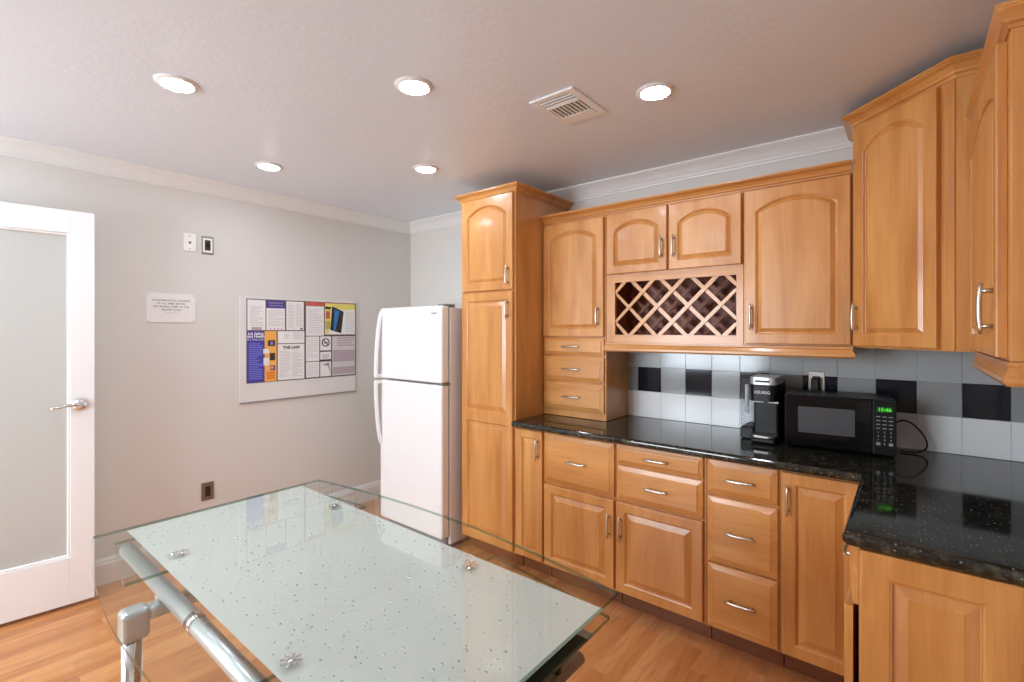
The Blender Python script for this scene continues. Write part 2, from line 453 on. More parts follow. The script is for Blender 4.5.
# white panel door on the right wall beside the viewpoint
F = Frame((XR-.012, .95, .01), (0, -1, 0), (-1, 0, 0))
d2 = MB(); rings = [(rect(0, .8, 0, 2.03), 0), (rect(0, .8, 0, 2.03), .01)]
rings_mesh(d2, F, rings, None)
for (a, b, c, d) in ((.12, .36, 1.1, 1.9), (.44, .68, 1.1, 1.9), (.12, .36, .2, .98), (.44, .68, .2, .98)):
    rings_mesh(d2, Frame(F.P(0, 0, .0101), F.U, F.N), [(rect(a, b, c, d), 0), (rect(a+.01, b-.01, c+.01, d-.01), .008), (rect(a+.03, b-.03, c+.03, d-.03), .002), (rect(a+.05, b-.05, c+.05, d-.05), .007)], None)
d2 = struct('door_2', d2, 'white')
mb = MB()
mb.box(XR-.02, XR-.0005, .955, 1.03, 0, 2.10); mb.box(XR-.02, XR-.0005, .07, .145, 0, 2.10); mb.box(XR-.02, XR-.0005, .145, .955, 2.045, 2.10)
struct('trim_4', mb, 'trim')

# ---------------------------------------------------------------- glazed door standing open by the left wall
P1 = V((-3.392, .592)); P0 = V((-3.475, -.18)); dU = (P0-P1).normalized()     # from latch edge to hinge
dw = (P0-P1).length
DF = Frame((P1.x, P1.y, .022), (dU.x, dU.y, 0), (-dU.y, dU.x, 0))             # N towards the room
if DF.N.x < 0: DF.N = -DF.N
DH = 2.065; th = .038
mb = MB()
def slabF(mb, F, u0, u1, v0, v1, n0, n1, m=None, bev=.002):
    rings_mesh(mb, F, [(rect(u0+bev, u1-bev, v0+bev, v1-bev, 1), n0), (rect(u0, u1, v0, v1, 1), n0+bev), (rect(u0, u1, v0, v1, 1), n1-bev), (rect(u0+bev, u1-bev, v0+bev, v1-bev, 1), n1)], m)
st = .098; br_ = .245; tr = .118
slabF(mb, DF, 0, st, 0, DH, -th, 0); slabF(mb, DF, dw-st, dw, 0, DH, -th, 0)
slabF(mb, DF, st, dw-st, 0, br_, -th, 0, bev=.001); slabF(mb, DF, st, dw-st, DH-tr, DH, -th, 0, bev=.001)
# glazing bead
for (a, b, c, d) in ((st, st+.012, br_, DH-tr), (dw-st-.012, dw-st, br_, DH-tr), (st+.012, dw-st-.012, br_, br_+.012), (st+.012, dw-st-.012, DH-tr-.012, DH-tr)):
    slabF(mb, DF, a, b, c, d, -th*.8, -.007, bev=.003)
door = struct('door_1', mb, 'white')
mb = MB(); slabF(mb, DF, st+.004, dw-st-.004, br_+.004, DH-tr-.004, -.024, -.018, bev=.0005)
mb.build('glass_pane', 'doorglass', door)
mb = MB()                                                       # lever handle
c = DF.P(.062, 1.045, 0)
def LP(u, v, n): return DF.P(.062+u, 1.045+v, n)
ringpts = []
mbh = MB()
prof_r = [(.0, .0005), (.033, .0005), (.033, .006), (.028, .011), (.014, .014), (.012, .045), (.0, .047)]
n = 24; R = []
for r_, h_ in prof_r[1:-1]:
    R.append(mbh.verts([LP(math.cos(2*math.pi*k/n)*r_, math.sin(2*math.pi*k/n)*r_, h_) for k in range(n)]))
for A, B in zip(R, R[1:]):
    for k in range(n): mbh.face((A[k], A[(k+1) % n], B[(k+1) % n], B[k]), None, True)
mbh.face(list(reversed(R[0]))); mbh.face(R[-1])
mbh.tube([LP(-.004, 0, .044), LP(.02, .004, .05), (LP(.05, .002, .052)), LP(.08, -.006, .052), LP(.10, -.004, .05), LP(.116, -.018, .048)], [.011, .010, .008, .0075, .007, .005], n=12)
mbh.build('door_handle', 'chrome', door)
mb = MB()
for z in (.2, 1.0, 1.8): mb.tube([DF.P(dw+.004, z-.045, -.006), DF.P(dw+.004, z+.045, -.006)], .006)
mb.build('hinge', 'nickel', door)

# ---------------------------------------------------------------- tall pantry cabinet
def body_box(parent, x0, x1, y0, y1, z0, z1, kick=None, m='wood'):
    mb = MB().box(x0+e, x1-e, y0, y1-.0015, z0, z1, m, bev=.0015)
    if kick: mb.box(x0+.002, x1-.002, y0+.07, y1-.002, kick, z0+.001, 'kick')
    return mb.build('body', None, parent)
t = thing('pantry_cabinet', 'tall narrow honey maple pantry cabinet standing beside the white refrigerator', 'cabinet', (-2.07, 2.59, 0))
px0, px1, py = -2.303, -1.846, 2.290
body_box(t, px0, px1, py, YW, .10, 2.315, kick=.001)
F = FB(px0, py-e, 0)
make_door(F, .012, 1.710, .432, .592, t, arch=.062, handle=(.398, .085))
make_door(F, .012, .112, .432, 1.586, t, rails=[(.050, .765), (.830, 1.536)], handle=(.398, 1.478, .12))
crownp = [(px0-.0, YW-.002), (px0, py), (px1, py), (px1, YW-.002)]
MB().sweep([crownp[0], crownp[1], crownp[2], crownp[3]][::-1][::1] if False else [crownp[0], crownp[1], crownp[2], crownp[3]], [(o*.95, z) for o, z in cab_crown(2.295, .046, .052)]).build('crown', 'wood_x', t)

# ---------------------------------------------------------------- wall cabinets
YU = 2.578                                                       # face of the boxes, doors stand 20 mm proud
t = thing('drawer_tower_cabinet', 'maple wall cabinet with one arched door over three small drawers, standing on the worktop', 'cabinet', (-1.617, 2.73, .915))
x0, x1 = -1.845, -1.388
body_box(t, x0, x1, YU, YW-.009, .9165, 2.145)
F = FB(x0, YU-e, 0)
make_door(F, .010, 1.420, .436, .712, t, arch=.055, handle=(.400, .122))
make_drawer(F, .010, 1.306, .436, .104, t); make_drawer(F, .010, 1.142, .436, .154, t); make_drawer(F, .010, .962, .436, .170, t)

t = thing('wine_rack_cabinet', 'maple wall cabinet with two small arched doors above a diamond lattice wine rack', 'cabinet', (-1.008, 2.73, 1.385))
x0, x1 = -1.387, -.632; ox0, ox1, oz0, oz1 = -1.333, -.665, 1.433, 1.737
mb = MB(); D = YW-.002
mb.box(x0+e, x1-e, YU, D, 1.775, 2.145, 'wood')                                  # closed upper box
mb.box(x0+e, x1-e, D-.01, D, 1.386, 1.775, 'shaded_inside')
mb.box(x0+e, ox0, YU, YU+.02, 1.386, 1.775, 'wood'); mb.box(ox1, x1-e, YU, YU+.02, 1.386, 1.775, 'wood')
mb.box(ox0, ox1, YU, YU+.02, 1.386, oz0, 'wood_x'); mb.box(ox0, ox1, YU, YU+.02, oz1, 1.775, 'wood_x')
mb.box(x0+e, x0+.018, YU+.02, D-.01, 1.386, 1.775, 'shaded_inside'); mb.box(x1-.018, x1-e, YU+.02, D-.01, 1.386, 1.775, 'shaded_inside')
mb.box(x0+.018, x1-.018, YU+.02, D-.01, 1.386, 1.404, 'shaded_inside')
mb.build('body', None, t)
def lattice(y0, y1, off):
    mb = MB(); w = .0145; zc = 1.5905; p = .1713
    nodes = [-.909+p*k for k in range(-6, 7)]
    y_mid = (y0+y1)/2
    for sg, yy0, yy1 in ((1, y0, y_mid), (-1, y_mid, y1)):
        for xc in nodes:
            # centre line passes (xc, zc), slope sg; clip to the opening
            H = (oz1-oz0)/2+.01
            pts = []
            sl = sg
            lo, hi = oz0-.006, oz1+.006
            def X(z, o): return xc+sl*(z-zc)+o
            wv = w*math.sqrt(2)*.72
            za, zb = lo, hi
            # limit by opening in x
            def zx(x): return zc+sl*(x-xc)
            lims = sorted((zx(ox0-.005), zx(ox1+.005)))
            za = max(za, lims[0]); zb = min(zb, lims[1])
            if zb-za < .012: continue
            q = [(X(za, -wv), za), (X(za, wv), za), (X(zb, wv), zb), (X(zb, -wv), zb)]
            q = [(min(max(a, ox0-.012), ox1+.012), b) for a, b in q]
            t0 = mb.verts([(a, yy0, b) for a, b in q]); t1 = mb.verts([(a, yy1, b) for a, b in q])
            mb.face(t0); mb.face(t1[::-1])
            for k in range(4): mb.face((t0[k], t0[(k+1) % 4], t1[(k+1) % 4], t1[k]))
    return mb
lattice(YU+.006, YU+.020, 0).build('lattice', 'wood', t)
lattice(YU+.215, YU+.229, 0).build('lattice', 'shaded_inside', t)  # rear lattice, same maple with recess shade in its colour
F = FB(x0, YU-e, 0)
make_door(F, .009, 1.787, .364, .352, t, arch=.055, stile=.044, handle=(.335, .125, .12))
make_door(F, .385, 1.787, .364, .352, t, arch=.055, stile=.044, handle=(.027, .125, .12))

t = thing('wall_cabinet', 'wide single-door maple wall cabinet between wine rack and corner cabinet', 'cabinet', (-.405, 2.73, 1.385))
x0, x1 = -.631, -.178
body_box(t, x0, x1, YU, YW, 1.386, 2.145)
make_door(FB(x0, YU-e, 0), .010, 1.394, .426, .745, t, arch=.055, handle=(.028, .13))

o = MB().sweep([(-1.845+.001, YU+.012), (-.190, YU+.012)], [(a+.012, z) for a, z in cab_crown(2.1455, .048, .048)]).build('cabinet_crown_molding', 'wood_x', origin=(-1, YU, 2.146))
tag(o, 'long stained crown moulding running along the tops of the three middle wall cabinets', 'moulding')
o = MB().sweep([(-1.386, YU-.012), (-.196, YU-.012), (-.196, YU+.04)], [(a+.002, z) for a, z in rail_prof(1.335, 1.3853, .018)]).build('light_rail_molding', 'wood_x', origin=(-.8, YU-.01, 1.336))
tag(o, 'straight maple light rail moulding under the wine rack and wide wall cabinet', 'moulding')

# diagonal corner cabinet
A = V((-.1775, 2.578)); B = V((.128, 2.2725))
t = thing('corner_wall_cabinet', 'tall diagonal maple corner cabinet rising above the other wall cabinets', 'cabinet', (.15, 2.6, 1.38))
mb = MB().prism([(A.x+e, YW-.002), (A.x+e, A.y), (B.x, B.y), (XR-.002, B.y), (XR-.002, YW-.002)], 1.3842, 2.345, 'wood')
mb.build('body', None, t)
dg = V((B.x-A.x, B.y-A.y, 0)).normalized(); ng = V((-dg.y, dg.x, 0)); ng = -ng if ng.y > 0 else ng
F = Frame((A.x+ng.x*e, A.y+ng.y*e, 0), dg, ng)
make_door(F, .006, 1.392, .372, .935, t, arch=.062, handle=(.024, .12))
slab = MB(); slabF(slab, F, .395, .430, 1.386, 2.33, 0, .004, bev=.001); slab.build('stile', 'wood', t)
MB().sweep([(A.x+e, YW-.004), (A.x+e, A.y), (B.x, B.y), (XR-.003, B.y)], cab_crown(2.333, .050, .058)).build('crown', 'wood_x', t)

# wall cabinet on the right wall
t = thing('side_wall_cabinet', 'maple wall cabinet at the right edge, hung on the right wall past the corner cabinet', 'cabinet', (.34, 1.92, 1.385))
cx = .18; y0_, y1_ = 1.575, 2.2715
MB().box(cx, XR-.002, y0_, y1_, 1.386, 2.150, 'wood', bev=.002).build('body', None, t)
F = Frame((cx-e, y1_, 0), (0, -1, 0), (-1, 0, 0))
make_door(F, .012, 1.394, .640, .745, t, arch=.062, handle=(.64-.045, .118))
F = Frame((cx, y0_-e, 0), (1, 0, 0), (0, -1, 0))
make_door(F, .024, 1.394, .285, .745, t, arch=.055, name='end_panel')
MB().sweep([(cx, y1_-.001), (cx, y0_), (XR-.003, y0_)], cab_crown(2.1455, .028, .052)).build('crown', 'wood_y', t)
MB().sweep([(cx, y1_-.001), (cx, y0_), (XR-.003, y0_)], rail_prof(1.330, 1.3855, .012)).build('light_rail', 'wood_y', t)

# ---------------------------------------------------------------- base cabinets
YB = 2.296; ZB = .878; LG = 'base cabinets under the worktop'
F0 = FB(0, YB-e, 0)
t = thing('base_cabinet', 'narrow single-door maple base cabinet next to the tall pantry', 'cabinet', (-1.742, 2.59, 0))
body_box(t, -1.845, -1.634, YB, YW, .10, ZB, kick=.001)
make_door(F0, -1.838, .112, .196, .756, t, stile=.042, handle=(.166, .655))
t = thing('base_cabinet', 'maple base cabinet with one deep drawer above a single door', 'cabinet', (-1.408, 2.59, 0))
body_box(t, -1.634, -1.178, YB, YW, .10, ZB, kick=.001)
make_drawer(F0, -1.628, .588, .443, .280, t); make_door(F0, -1.628, .112, .443, .463, t, handle=(.418, .33))
t = thing('base_cabinet', 'maple base cabinet with two stacked drawers above a single door', 'cabinet', (-.949, 2.59, 0))
body_box(t, -1.178, -.720, YB, YW, .10, ZB, kick=.001)
make_drawer(F0, -1.171, .772, .438, .098, t); make_drawer(F0, -1.171, .588, .438, .176, t)
make_door(F0, -1.171, .112, .438, .463, t, handle=(.026, .33))
t = thing('base_cabinet', 'maple base cabinet with three drawers, the lower two deep', 'cabinet', (-.566, 2.59, 0))
body_box(t, -.720, -.4165, YB, YW, .10, ZB, kick=.001)
make_drawer(F0, -.713, .716, .288, .155, t); make_drawer(F0, -.713, .408, .288, .298, t); make_drawer(F0, -.713, .112, .288, .288, t)
t = thing('corner_base_cabinet', 'maple corner base cabinet with a tall single door beside the three-drawer cabinet', 'cabinet', (.0, 2.5, 0))
mb = MB().prism([(-.416, YW-.002), (-.416, YB), (-.104, YB), (-.104, 1.990), (XR-.002, 1.990), (XR-.002, YW-.002)], .10, ZB, 'wood')
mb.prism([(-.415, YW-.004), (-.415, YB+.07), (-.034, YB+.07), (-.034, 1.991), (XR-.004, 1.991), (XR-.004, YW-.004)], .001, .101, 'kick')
mb.build('body', None, t)
make_door(F0, -.409, .112, .270, .756, t, handle=(.022, .645))
# return cabinet with its front facing left
t = thing('return_base_cabinet', 'maple base cabinet at the end of the worktop return, raised end panel facing the room', 'cabinet', (.2, 1.8, 0))
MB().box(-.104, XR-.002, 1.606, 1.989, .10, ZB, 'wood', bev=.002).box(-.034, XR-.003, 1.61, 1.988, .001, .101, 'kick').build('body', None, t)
F = Frame((-.104-e, 1.985, 0), (0, -1, 0), (-1, 0, 0))
make_drawer(F, .006, .716, .372, .155, t)
aj = Frame((-.1065, 1.980, 0), V((-.030, -1, 0)), V((-1, .030, 0)))
make_door(aj, 0, .112, .370, .594, t)
make_door(Frame((-.104, 1.606-e, 0), (1, 0, 0), (0, -1, 0)), .003, .104, .305, .770, t, stile=.062, name='end_panel')
make_door(Frame((-.104, 1.606-e, 0), (1, 0, 0), (0, -1, 0)), .312, .104, .284, .770, t, stile=.062, name='end_panel')

# worktop, one L-shaped granite slab with a full bullnose
pts = [(-1.844, YW-.001), (-1.844, 2.244), (-.148, 2.244), (-.140, 2.236), (-.140, 1.588), (-.128, 1.572), (XR-.001, 1.572), (XR-.001, YW-.001)]
mb = MB()
t_ = bmesh.new()
bv = [t_.verts.new((x, y, .8795)) for x, y in pts]; uv = [t_.verts.new((x, y, .9145)) for x, y in pts]
t_.faces.new(bv[::-1]); t_.faces.new(uv)
for i in range(len(pts)): j = (i+1) % len(pts); t_.faces.new((bv[i], bv[j], uv[j], uv[i]))
bmesh.ops.recalc_face_normals(t_, faces=t_.faces)
ed = [x for x in t_.edges if abs(x.verts[0].co.z-x.verts[1].co.z) < 1e-5 and all((v.co.y < 2.3 and v.co.x < .48) or v.co.y < 1.58 for v in x.verts) and not all(abs(v.co.x+1.844) < 1e-4 for v in x.verts)]
bmesh.ops.bevel(t_, geom=ed, offset=.014, segments=5, affect='EDGES', profile=.5)
mb.merge(t_, None, smooth=False)
o = mb.build('worktop', 'granite', origin=(-.6, 2.4, .88)); tag(o, 'polished black speckled granite L-shaped worktop over the base cabinets', 'worktop')

# ---------------------------------------------------------------- refrigerator
t = thing('refrigerator', 'white top-freezer refrigerator in the corner beside the pantry cabinet', 'refrigerator', (-2.695, 2.5, 0))
fx0, fx1 = -3.03, -2.36; fy = 2.153; fb = 2.232
mb = MB().box(fx0+.004, fx1, fb, 2.86, .03, 1.612, 'fridge', bev=.006, seg=2)
mb.box(fx0+.02, fx1-.02, fb-.02, 2.8, .001, .075, 'seam')
mb.box(fx0+.012, fx1-.012, fb-.010, fb+.001, .09, 1.60, 'seam')
mb.build('body', None, t)
def fdoor(z0, z1, hz0, hz1, name, badge=False):
    mb = MB().box(fx0, fx1, fy, fb-.008, z0, z1, None, bev=.014, seg=4)
    d = mb.build(name, 'fridge', t)
    for p in d.data.polygons: p.use_smooth = False
    mh = MB(); n = 14; pts = []
    for i in range(n+1):
        k = i/n; z = hz0+(hz1-hz0)*k
        out = (math.sin(k*math.pi/2) if name == 'fridge_door' else math.cos(k*math.pi/2))
        pts.append((z, .002+.052*out**.6 if out > 0 else .002))
    # strap handle: broad bowed strip
    prev = None
    for z, o_ in pts:
        ring = mh.verts([(fx0-.002, fy-o_+.018, z), (fx0+.002, fy-o_, z), (fx0+.026, fy-o_-.002, z), (fx0+.031, fy-o_+.014, z)])
        if prev:
            for k in range(4): mh.face((prev[k], prev[(k+1) % 4], ring[(k+1) % 4], ring[k]), None, False)
        else: mh.face(ring[::-1])
        prev = ring
    mh.face(prev)
    # foot of the strap at the bowed end
    zz = pts[-1][0] if name == 'fridge_door' else pts[0][0]
    mh.box(fx0, fx0+.030, fy-.052, fy+.004, zz-.012, zz+.012, bev=.004)
    mh.build('handle', 'fridge', d)
    if badge:
        MB().box(fx1-.10, fx1-.045, fy-.0015, fy+.001, z1-.055, z1-.045, bev=.0005).build('badge', 'grey', d)
    return d
fdoor(1.108, 1.622, 1.125, 1.600, 'freezer_door', True)
fdoor(.085, 1.096, .62, 1.080, 'fridge_door')
MB().box(fx1-.07, fx1-.005, fy+.03, fb+.05, 1.6125, 1.634, bev=.004).build('hinge', 'seam', t)
MB().box(fx1-.05, fx1+.004, fy+.01, fb, 1.0975, 1.1065, bev=.001).build('hinge', 'seam', t)

# ---------------------------------------------------------------- coffee maker
ka, kb_ = -.596, -.484; kyf = 2.545
t = thing('coffee_maker', 'slim black single-serve coffee maker with clear side water tank, left of the microwave', 'coffee maker', (-.55, 2.66, .915))
zc = .9155
MB().box(ka, kb_, kyf+.075, kyf+.25, zc, zc+.300, 'black', bev=.012, seg=3).box(ka+.002, kb_-.002, kyf+.002, kyf+.09, zc, zc+.03, 'black', bev=.01, seg=2).build('body', None, t)
def rr_box(mb, x0, x1, y0, y1, z0, z1, m, r=.03):
    pts = []
    for (cx_, cy_, a0) in ((x0+r, y0+r, 180), (x1-r, y0+r, 270)):
        for i in range(7):
            a = math.radians(a0+15*i); pts.append((cx_+math.cos(a)*r, cy_+math.sin(a)*r))
    pts += [(x1, y1), (x0, y1)]
    mb.prism(pts, z0, z1, m); return mb
hd = rr_box(MB(), ka-.001, kb_+.001, kyf-.006, kyf+.20, zc+.203, zc+.283, 'black').text('KEURIG', .020, ((ka+kb_)/2, kyf-.0075, zc+.246), (1, 0, 0), (0, 0, 1), 'lightgrey', bold=.0006).build('brew_head', None, t)
rr_box(MB(), ka-.002, kb_+.002, kyf-.008, kyf+.19, zc+.2835, zc+.318, 'satin').box(ka+.025, kb_-.025, kyf-.010, kyf-.006, zc+.295, zc+.304, 'black').build('lid', None, hd)
rr_box(MB(), ka, kb_, kyf-.012, kyf+.074, zc+.0305, zc+.041, 'steel').build('drip_tray', None, t)
MB().box(ka+.001, ka+.045, kyf+.068, kyf+.076, zc+.190, zc+.198, 'steel').box(kb_-.045, kb_-.001, kyf+.068, kyf+.076, zc+.190, zc+.198, 'steel').build('trim_strip', None, t)
mb = MB().box(ka-.062, ka-.003, kyf+.08, kyf+.25, zc+.06, zc+.305, 'tank', bev=.008, seg=2)
tk = mb.build('water_tank', None, t)
MB().box(ka-.062, ka-.003, kyf+.08, kyf+.25, zc+.3055, zc+.320, bev=.004).build('tank_lid', 'black', tk)
MB().box(ka-.062, ka-.001, kyf+.08, kyf+.25, zc, zc+.0595, bev=.005).build('tank_base', 'black', t)
MB().tube([(ka-.036, kyf+.10, zc+.13), (ka-.036, kyf+.10, zc+.27)], .009, 'plastic').build('float_tube', None, tk)

# ---------------------------------------------------------------- microwave
t = thing('microwave', 'black countertop microwave showing a green clock, in front of the backsplash', 'microwave', (-.448, 2.553, .9150))
Rz = Matrix.Rotation(math.radians(6.0), 4, 'Z'); t.rotation_euler = (0, 0, 0)
def MW(mb):                                      # local frame: x right 0..0.412, y back 0..0.27, z up
    for v in mb.bm.verts: v.co = Rz @ v.co + t.location
    return mb
w, h, dpt = .412, .246, .262; zf = .012
MW(MB().box(0, w, .022, dpt, zf, h, 'black', bev=.004, seg=2).box(.0, w, .016, .0225, zf, h, 'black')).build('body', None, t)
for fx_, fy_ in ((.03, .05), (w-.03, .05), (.03, dpt-.03), (w-.03, dpt-.03)):
    MW(MB().lathe((fx_, fy_, 0), [(0, 0.0003), (.010, .0003), (.010, zf), (0, zf)], 'black', n=12)).build('foot', None, t)
md = MW(MB().box(.002, .329, -.006, .0155, zf+.002, h-.002, 'blackgloss', bev=.004, seg=2)).build('door', None, t)
MW(MB().box(.055, .268, -.0075, -.0055, .078, .196, 'darkwin', bev=.0006)).build('window', None, md)
cp = MB().box(.3305, w-.001, -.006, .0155, zf+.002, h-.002, 'black', bev=.003, seg=2)
cp = MW(cp).build('control_panel', None, t)
d = MB().box(.343, .398, -.0072, -.0055, .195, .217, 'greenback')
d.text('15:46', .021, (.3705, -.0074, .206), (1, 0, 0), (0, 0, 1), 'green', bold=.0007)
MW(d).build('clock_display', None, cp)
kp = MB()
for r_ in range(8):
    for c_ in range(3):
        x = .349+c_*.0215; z = .176-r_*.0165
        if r_ < 4: kp.box(x-.007, x+.007, -.0068, -.0058, z-.0018, z+.0018, 'grey')
        elif r_ < 7:
            n_ = (r_-4)*3+c_+1
            kp.text(str(n_), .011, (x, -.0070, z), (1, 0, 0), (0, 0, 1), 'lightgrey')
        else:
            if c_ == 1: kp.text('0', .011, (x, -.0070, z), (1, 0, 0), (0, 0, 1), 'lightgrey')
            else: kp.box(x-.007, x+.007, -.0068, -.0058, z-.006, z+.006, 'grey')
MW(kp).build('keypad', None, cp)
# power cord looping out to the right
q = Rz @ V((w-.03, dpt, .12)) + t.location
cord = [(-.060, 2.86, 1.02), (-.020, 2.855, 1.045), (.02, 2.84, 1.03), (.055, 2.82, .985), (.062, 2.80, .945), (.035, 2.78, .923), (-.01, 2.77, .9205), (-.03, 2.79, .9205)]
def smooth(pts, k=6):
    P = [V(p) for p in pts]; P = [P[0]]+P+[P[-1]]; out = []
    for i in range(1, len(P)-2):
        for j in range(k):
            s_ = j/k; a, b, c_, d_ = P[i-1], P[i], P[i+1], P[i+2]
            out.append(.5*((2*b)+(c_-a)*s_+(2*a-5*b+4*c_-d_)*s_*s_+(3*b-a-3*c_+d_)*s_**3))
    return out+[P[-1]]
MB().tube(smooth(cord), .0035, 'rubber', n=8).build('power_cord', None, t)

# outlet behind the appliances with a plug
t = thing('wall_outlet', 'steel-plated outlet with a black plug adapter on the backsplash behind the microwave', 'outlet', (-.36, YW-.01, 1.19))
ox, oz = -.361, 1.192
MB().box(ox-.036, ox+.036, YW-.014, YW-.0092, oz-.058, oz+.058, 'steel', bev=.002).box(ox-.017, ox+.017, YW-.016, YW-.0138, oz-.034, oz+.034, 'black', bev=.001).build('plate', None, t)
o = MB().box(ox-.018, ox+.016, YW-.055, YW-.0165, oz-.045, oz+.028, 'black', bev=.006, seg=2).build('plug_adapter', None, origin=(ox, YW-.03, oz)); tag(o, 'small black plug adapter pushed into the backsplash outlet above the microwave', 'plug')

# ---------------------------------------------------------------- things on the left wall
FL = Frame((XL, 0, 0), (0, 1, 0), (1, 0, 0))          # u = Y, v = z, n = out from the wall
def lbox(mb, y0, y1, z0, z1, n0, n1, m, bev=0): return mb.box(XL+n0, XL+n1, y0, y1, z0, z1, m, bev)
def screw(mb, y, z, n): mb.lathe((XL+n, y, z), [(.0, .0012), (.0032, .001), (.0036, 0)], 'grey', n=10, axis='x')
t = thing('cable_wall_plate', 'white plastic cable plate high on the left wall', 'wall plate', (XL, 1.093, 2.025))
mb = lbox(MB(), 1.060, 1.132, 1.966, 2.082, .0006, .006, 'plastic', .002); screw(mb, 1.096, 2.064, .006); screw(mb, 1.096, 1.984, .006); mb.build('plate', None, t)
MB().lathe((XL+.0062, 1.096, 2.024), [(0, .008), (.0025, .008), (.0035, .002), (.0075, .002), (.008, 0)], 'bronze', n=14, axis='x').build('socket', None, t)
t = thing('wall_switch', 'steel-framed plate with a dark device high on the left wall beside the white plate', 'switch', (XL, 1.196, 2.02))
mb = lbox(MB(), 1.162, 1.234, 1.960, 2.078, .0006, .0055, 'steel', .002); lbox(mb, 1.170, 1.226, 1.972, 2.066, .0054, .007, 'plastic', .001); mb.build('plate', None, t)
mb = MB(); lbox(mb, 1.180, 1.214, 1.985, 2.053, .0072, .010, 'brown', .001); lbox(mb, 1.183, 1.211, 2.005, 2.033, .0099, .0125, 'black', .001); mb.build('rocker', None, t)
t = thing('wall_outlet', 'bronze-plated brown outlet low on the left wall beyond the glass table', 'outlet', (XL, 1.198, .39))
mb = MB(); lbox(mb, 1.161, 1.235, .338, .456, .0006, .006, 'bronze', .002); mb.build('plate', None, t)
mb = MB(); lbox(mb, 1.182, 1.214, .364, .430, .0062, .009, 'brown', .001)
for z in (.381, .413):
    for dy in (-.006, .006): lbox(mb, 1.198+dy-.001, 1.198+dy+.001, z-.004, z+.004, .0089, .0095, 'dark')
mb.build('receptacle', None, t)

t = thing('wall_sign', 'small white landscape notice fixed by four corner screws to the left wall', 'sign', (XL, .99, 1.60))
mb = MB(); lbox(mb, .866, 1.128, 1.508, 1.690, .001, .005, 'paper', .001)
for y in (.876, 1.118):
    for z in (1.518, 1.680): screw(mb, y, z, .005)
for i, (s_, m_) in enumerate((('PLEASE MONITOR CHILDREN', 'greytext'), ('AT ALL TIMES BEFORE', 'greytext'), ('RETURNING ITEMS TO THE', 'greytext'), ('PROPER PLACE', 'greytext'), ('THANK YOU', 'lightgrey'))):
    mb.text(s_, .0155 if i < 4 else .012, (XL+.0053, .995, 1.645-i*.0195), (0, 1, 0), (0, 0, 1), m_, bold=.0002)
mb.build('sign_board', None, t)

t = thing('mounted_whiteboard', 'frameless whiteboard hung on the left wall behind the labour law poster', 'board', (XL, 1.85, 1.3))
mb = MB(); lbox(mb, 1.394, 2.298, .957, 1.700, .0008, .010, 'board', .0015); mb.build('board', None, t)
o = MB(); lbox(o, 1.394, 2.298, .949, .9565, .001, .014, 'grey', .001); o.build('ledge', None, t)

t = thing('labor_law_poster', 'crowded labour law poster in blue, orange and white panels on the whiteboard', 'poster', (XL+.012, 1.86, 1.38))
yA, yB, zA, zB = 1.437, 2.300, 1.086, 1.682
mb = MB(); lbox(mb, yA, yB, zA, zB, .0112, .0122, 'rule')
L1 = .01235; L2 = .0126; L3 = .0129
def pr(y0, y1, z0, z1, m, L=L1): mb.quadp([(XL+L, y0, z0), (XL+L, y1, z0), (XL+L, y1, z1), (XL+L, y0, z1)], m)
H_ = zB-zA
def fz(f): return zB-H_*f
def lines(y0, y1, z0, z1, m, step=.011, th=.005, L=L2):
    z = z1
    while z-th > z0:
        w_ = (y1-y0)*(1 if random.random() > .2 else random.uniform(.5, .95)); pr(y0, y0+w_, z-th, z, m, L); z -= step
g_ = .004
pr(yA+.006, 1.566, fz(.372), fz(.012), 'paper'); lines(1.46, 1.55, fz(.33), fz(.09), 'ltext'); pr(1.47, 1.54, fz(.37), fz(.335), 'mauve', L2)
pr(1.572, 1.706, fz(.372), fz(.012), 'paper'); pr(1.572, 1.706, fz(.105), fz(.008), 'purple', L2); lines(1.585, 1.695, fz(.33), fz(.13), 'ltext')
mb.text('EMPLOYEE RIGHTS', .0125, (XL+L3, 1.64, fz(.042)), (0, 1, 0), (0, 0, 1), 'ltext')
mb.text('MINIMUM WAGE', .013, (XL+L3, 1.64, fz(.075)), (0, 1, 0), (0, 0, 1), 'ltext')
for k in range(4): pr(1.60+k*.026, 1.606+k*.026, fz(.365), fz(.345), 'red', L2)
pr(1.716, 1.850, fz(.372), fz(.012), 'paper'); lines(1.728, 1.778, fz(.35), fz(.04), 'ltext'); lines(1.788, 1.840, fz(.33), fz(.04), 'ltext'); pr(1.824, 1.840, fz(.365), fz(.345), 'ink', L2)
pr(yA+.006, 1.557, fz(.995), fz(.385), 'blue')
mb.text('Job Safety', .027, (XL+L3, 1.500, fz(.415)), (0, 1, 0), (0, 0, 1), 'paper', bold=.0007)
mb.text('and Health', .027, (XL+L3, 1.500, fz(.448)), (0, 1, 0), (0, 0, 1), 'paper', bold=.0007)
mb.text("IT'S THE LAW!", .019, (XL+L3, 1.500, fz(.487)), (0, 1, 0), (0, 0, 1), 'ltext', bold=.0004)
lines(1.452, 1.545, fz(.96), fz(.53), 'bluetext', .013, .006)
pr(1.560, 1.645, fz(.995), fz(.385), 'orange'); pr(1.572, 1.632, fz(.97), fz(.87), 'dorange', L2)
pr(1.583, 1.634, fz(.565), fz(.495), 'brown', L2); pr(1.598, 1.620, fz(.550), fz(.512), 'bluetext', L3)
pr(1.596, 1.634, fz(.74), fz(.65), 'brown', L2); pr(1.600, 1.634, fz(.86), fz(.80), 'purple', L2); pr(1.604, 1.622, fz(.845), fz(.81), 'orange', L3)
pr(1.550, 1.590, fz(.655), fz(.60), 'paper', L3); pr(1.552, 1.592, fz(.80), fz(.705), 'paper', L3)
